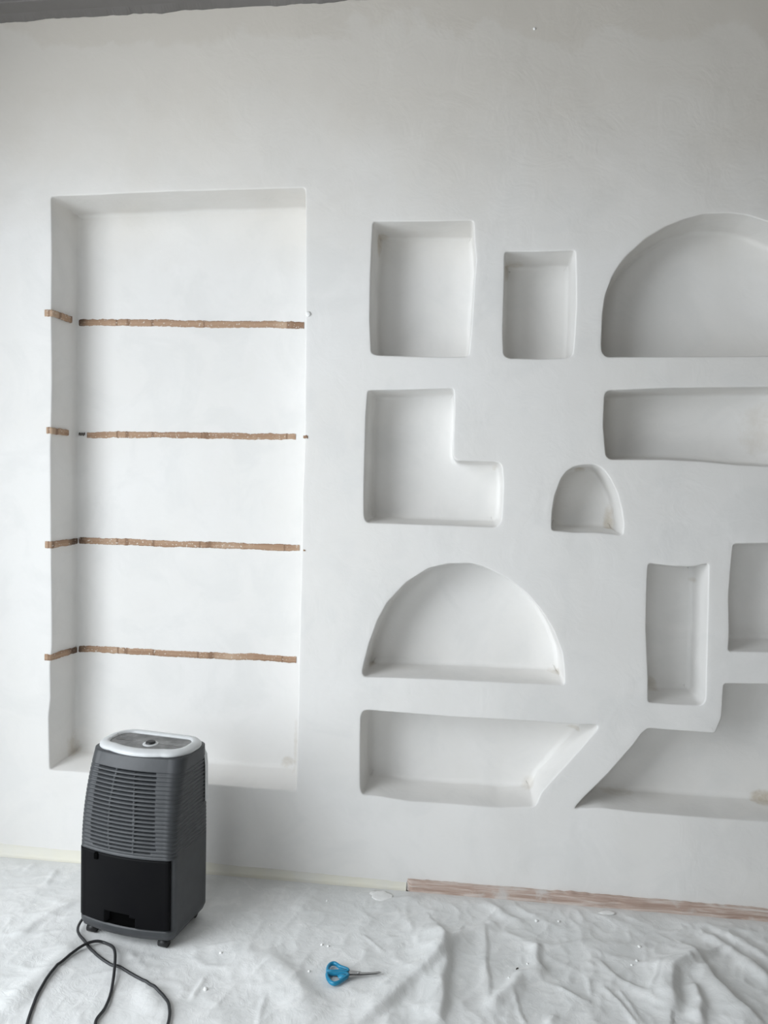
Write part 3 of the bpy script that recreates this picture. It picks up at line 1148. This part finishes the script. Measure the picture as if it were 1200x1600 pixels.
# silver back shell showing as a thin edge behind the ribs
V, F = [], []
prof = [.33, .36, .40, .43, .455, .470, .482, .490, .494]
nbk = 30
for z in prof:
    wd, dp, yo = dims(min(z, .47))
    rise = max(0, (z - .43) / .064)
    wdd = wd + .004 - .07 * rise ** 3
    y0 = dp / 2 + yo - .030
    y1 = dp / 2 + yo + .006 - .028 * rise ** 4
    for q in range(nbk):
        a = math.pi * q / (nbk - 1)
        cx_, sx_ = math.cos(a), math.sin(a)
        ex = (abs(cx_) ** .35) * (1 if cx_ > 0 else -1)
        V.append((wdd / 2 * ex, y0 + (y1 - y0) * (abs(sx_) ** .5), z))
for i in range(len(prof) - 1):
    for q in range(nbk - 1):
        F.append((i * nbk + q, i * nbk + q + 1, (i + 1) * nbk + q + 1, (i + 1) * nbk + q))
F.append(tuple((len(prof) - 1) * nbk + q for q in range(nbk)))
rear = from_py('rear_shell', V, F, M_RIM, mach)
rear['label'] = 'silver grey back shell'

# castors
for sx in (-1, 1):
    for sy in (-1, 1):
        x, y = sx * .108, sy * .070
        bm = bmesh.new()
        add_box(bm, x - .012, x + .012, y - .010, y + .010, .016, .0275, .002)
        cst = from_bm('castor', bm, M_BLACK, mach)
        bm = bmesh.new()
        bmesh.ops.create_cone(bm, cap_ends=True, segments=20, radius1=.0118, radius2=.0118, depth=.024,
                              matrix=Matrix.Translation((x, y - .005, .0128)) @ Matrix.Rotation(R(90), 4, 'Y'))
        from_bm('castor_wheel', bm, M_BLACK, cst)

# power cord: down the left rear edge, over the cloth, round a loop outside the picture and back
ci, si = math.cos(-MROT), math.sin(-MROT)


def to_local(x, y, z):
    dx, dy = x - MACH.x, y - MACH.y
    return Vector((dx * ci - dy * si, dx * si + dy * ci, z - .002))


pix = [(133, 1472), (150, 1492), (172, 1507), (185, 1511), (210, 1525), (238, 1543), (258, 1562), (265, 1580), (262, 1602), (250, 1630), (225, 1660), (190, 1662), (160, 1635),
       (149, 1600), (164, 1575), (174, 1548), (179.5, 1512), (178, 1488), (165, 1473), (149, 1474), (130, 1482), (108, 1497), (82, 1520), (62, 1548), (50, 1575), (42, 1600), (36, 1640), (28, 1690)]
pts = []
p0 = (-.135, .060, .085)


def mach_world(lx, ly, z):
    c, s = math.cos(MROT), math.sin(MROT)
    return Vector((MACH.x + lx * c - ly * s, MACH.y + lx * s + ly * c, z + .002))


pts.append(mach_world(*p0))
pts.append(mach_world(-.150, .056, .070))
pts.append(mach_world(-.158, .040, .035))
for x, y, z in ((*on_floor(123, 1448, .012), .012),):
    pts.append(Vector((x, y, z + .004)))
cordr = .0036
for i, p in enumerate(pix):
    x, y = on_floor(*p, .008)
    lift = .0085 if i in (16, 17) else (.006 if i in (19, 20) else 0)
    pts.append(Vector((x, y, ch(x, y) + cordr + .001 + lift)))
path = catmull(pts, 10)
for i, p in enumerate(path):
    hs = cloth_h(np.array([p.x, p.x + .004, p.x - .004, p.x, p.x]), np.array([p.y, p.y, p.y, p.y + .004, p.y - .004]))
    p.z = max(p.z, float(hs.max()) + cordr + .0006)
V, F = tube_mesh([to_local(*p) for p in path], cordr, 10)
cord = from_py('power_cord', V, F, M_CORD, mach)
cord['label'] = 'dark cable looping over the cloth'

# ---------------------------------------------------------------- scissors
sx0, sy0 = on_floor(545, 1520, .012)
sz = max(ch(*on_floor(p, q)) for p, q in ((512, 1520), (525, 1508), (525, 1536), (545, 1520), (570, 1520), (594, 1520))) + .0005
scis = empty('scissors', (sx0, sy0, sz))
tag(scis, 'small scissors with turquoise blue handles lying on the drop cloth', 'scissors')


def sp(px, py, z):
    x, y = on_floor(px, py, sz + z)
    return Vector((x - sx0, y - sy0, z))


LOOPS = [
    [(512, 1517.5), (512.5, 1512), (516, 1507.2), (521, 1505.4), (526, 1507), (531, 1510.6), (538, 1513.2), (543, 1515.3), (543.5, 1518.3), (536, 1519), (526, 1518.2), (518, 1518.6)],
    [(511, 1522), (512, 1528), (516, 1534), (521.5, 1537), (528, 1535.5), (535, 1531), (541, 1526.5), (543.5, 1523.2), (538, 1521.5), (528, 1521.4), (519, 1521.2)],
]
for k, L in enumerate(LOOPS):
    P = [sp(px, py, .0065) for px, py in L]
    P = catmull(P + [P[0]], 6)[:-1]
    cx_ = sum((p for p in P), Vector()) / len(P)
    V, F = tube_mesh(P, .0043, 10, True, 1.25)
    bm = bmesh.new()
    vs = [bm.verts.new(v) for v in V]
    for f in F:
        bm.faces.new([vs[i] for i in f])
    # solid web between the loop and the blade
    web = ([(530, 1511), (544, 1515), (545, 1519), (532, 1519.5), (528, 1516)] if k == 0 else [(529, 1529), (527, 1524), (533, 1521), (545, 1521.5), (544.5, 1526), (536, 1530)])
    top = [bm.verts.new(sp(px, py, .0105)) for px, py in web]
    bot = [bm.verts.new(sp(px, py, .0025)) for px, py in web]
    m = len(web)
    bm.faces.new(top)
    bm.faces.new(bot[::-1])
    for i in range(m):
        bm.faces.new((top[i], bot[i], bot[(i + 1) % m], top[(i + 1) % m]))
    from_bm('handle', bm, M_BLUE, scis, smooth=True)
BL = [[(543, 1515.8), (552, 1516.6), (563, 1517.4), (565, 1519.0), (585, 1518.6), (592, 1517.6), (597, 1519.0), (592, 1520.6), (584, 1521.2), (565, 1522.2), (543, 1521.5)],
      [(543, 1520), (563, 1519.4), (580, 1520.4), (596, 1520.2), (588, 1522.2), (566, 1524.0), (555, 1525.2), (543, 1527.6)]]
for k, L in enumerate(BL):
    z0, z1 = (.0075, .0092) if k == 0 else (.0052, .0070)
    bm = bmesh.new()
    top = [bm.verts.new(sp(px, py, z1)) for px, py in L]
    bot = [bm.verts.new(sp(px, py, z0)) for px, py in L]
    m = len(L)
    bm.faces.new(top)
    bm.faces.new(bot[::-1])
    for i in range(m):
        bm.faces.new((top[i], bot[i], bot[(i + 1) % m], top[(i + 1) % m]))
    from_bm('blade', bm, M_STEEL, scis, smooth=False)
q = sp(560, 1520.4, .0092)
disc('pivot_screw', q.x, q.y, 0.0103, [(.0034, 0), (.0034, .0010), (.0024, .0018)], M_STEEL, scis, 16)

# ---------------------------------------------------------------- plaster bits
def chip(name, px, py, r_, label, cat, m=None, flat=.7, seed=0, group=None, wall=False, sxy=(1, 1)):
    bm = bmesh.new()
    bmesh.ops.create_icosphere(bm, subdivisions=3 if r_ > .012 else 2, radius=1)
    for v in bm.verts:
        d = 1 + .35 * noise.noise(v.co * 1.6 + Vector((seed * 3.1, 0, 0))) + .12 * noise.noise(v.co * 4 + Vector((seed, 5, 0)))
        v.co = Vector((v.co.x * sxy[0] * r_ * d, v.co.y * sxy[1] * r_ * d, v.co.z * r_ * flat * d))
    o = from_bm(name, bm, m or M_LUMP)
    if wall:
        x, z = on_wall(px, py)
        o.rotation_euler = (R(90), 0, 0)
        o.location = (x, wall_disp(x, z) - r_ * flat * .3, z)
    else:
        x, y = on_floor(px, py, .003)
        o.location = (x, y, ch(x, y) + r_ * flat * .55)
        o.rotation_euler = (0, 0, seed * 1.3)
    return tag(o, label, cat, group)


chip('plaster_splash', 595, 1402, .034, 'flat white plaster splash on the cloth near the left end of the brown skirting', 'plaster', flat=.06, seed=2, sxy=(1.1, .85))
chip('plaster_splash', 949, 1428, .020, 'small white plaster smear on the cloth in front of the brown skirting', 'plaster', flat=.09, seed=5, sxy=(1.2, .55))
BITS = [
    (321, 1547, .0052, 'white plaster lump on the cloth between the cable and the scissors, nearest the camera'),
    (345, 1492, .0042, 'plaster crumb on the cloth in front of the dehumidifier on its right'),
    (511, 1408, .0036, 'plaster crumb on the cloth near the taped wall foot'),
    (483, 1520, .0035, 'plaster crumb just left of the scissors handles'),
    (503, 1477, .0036, 'plaster crumb above the scissors handles, left one of two'),
    (513, 1479, .0034, 'plaster crumb above the scissors handles, right one of two'),
    (838, 1440, .0046, 'plaster crumb on the cloth in front of the skirting, left one of a pair'),
    (873, 1442, .0040, 'plaster crumb on the cloth in front of the skirting, right one of a pair'),
    (999, 1481, .0042, 'plaster crumb in the hollow of the cloth at right, topmost of the cluster'),
    (995, 1505, .0038, 'plaster crumb in the cluster at right, beside the large fold'),
    (987, 1511, .0032, 'plaster crumb in the cluster at right, lowest of it'),
    (422, 1446, .0028, 'tiny plaster crumb between the dehumidifier and the scissors, near the wall'),
    (795, 1530, .0028, 'tiny plaster crumb beside the dark splinter on the cloth'),
    (824, 1508, .0030, 'tiny plaster crumb above the dark splinter on the cloth'),
]
for i, (px, py, r_, lab) in enumerate(BITS):
    chip('plaster_crumb', px, py, r_, lab, 'plaster crumb', seed=i + 1, group='plaster crumbs scattered on the drop cloth')
chip('wood_splinter', 808, 1514, .0040, 'dark wood splinter lying on the cloth right of the scissors', 'splinter', M_GRIT_SHADE, .45, 3, sxy=(1.3, .45))
chip('plaster_lump', 835, 45, .0042, 'tiny white plaster lump stuck high on the wall', 'plaster lump', flat=.8, seed=8, wall=True)
chip('plaster_lump', 482, 491, .0075, 'white plaster lump on the rim of the tall recess at its right edge', 'plaster lump', flat=.5, seed=9, wall=True)
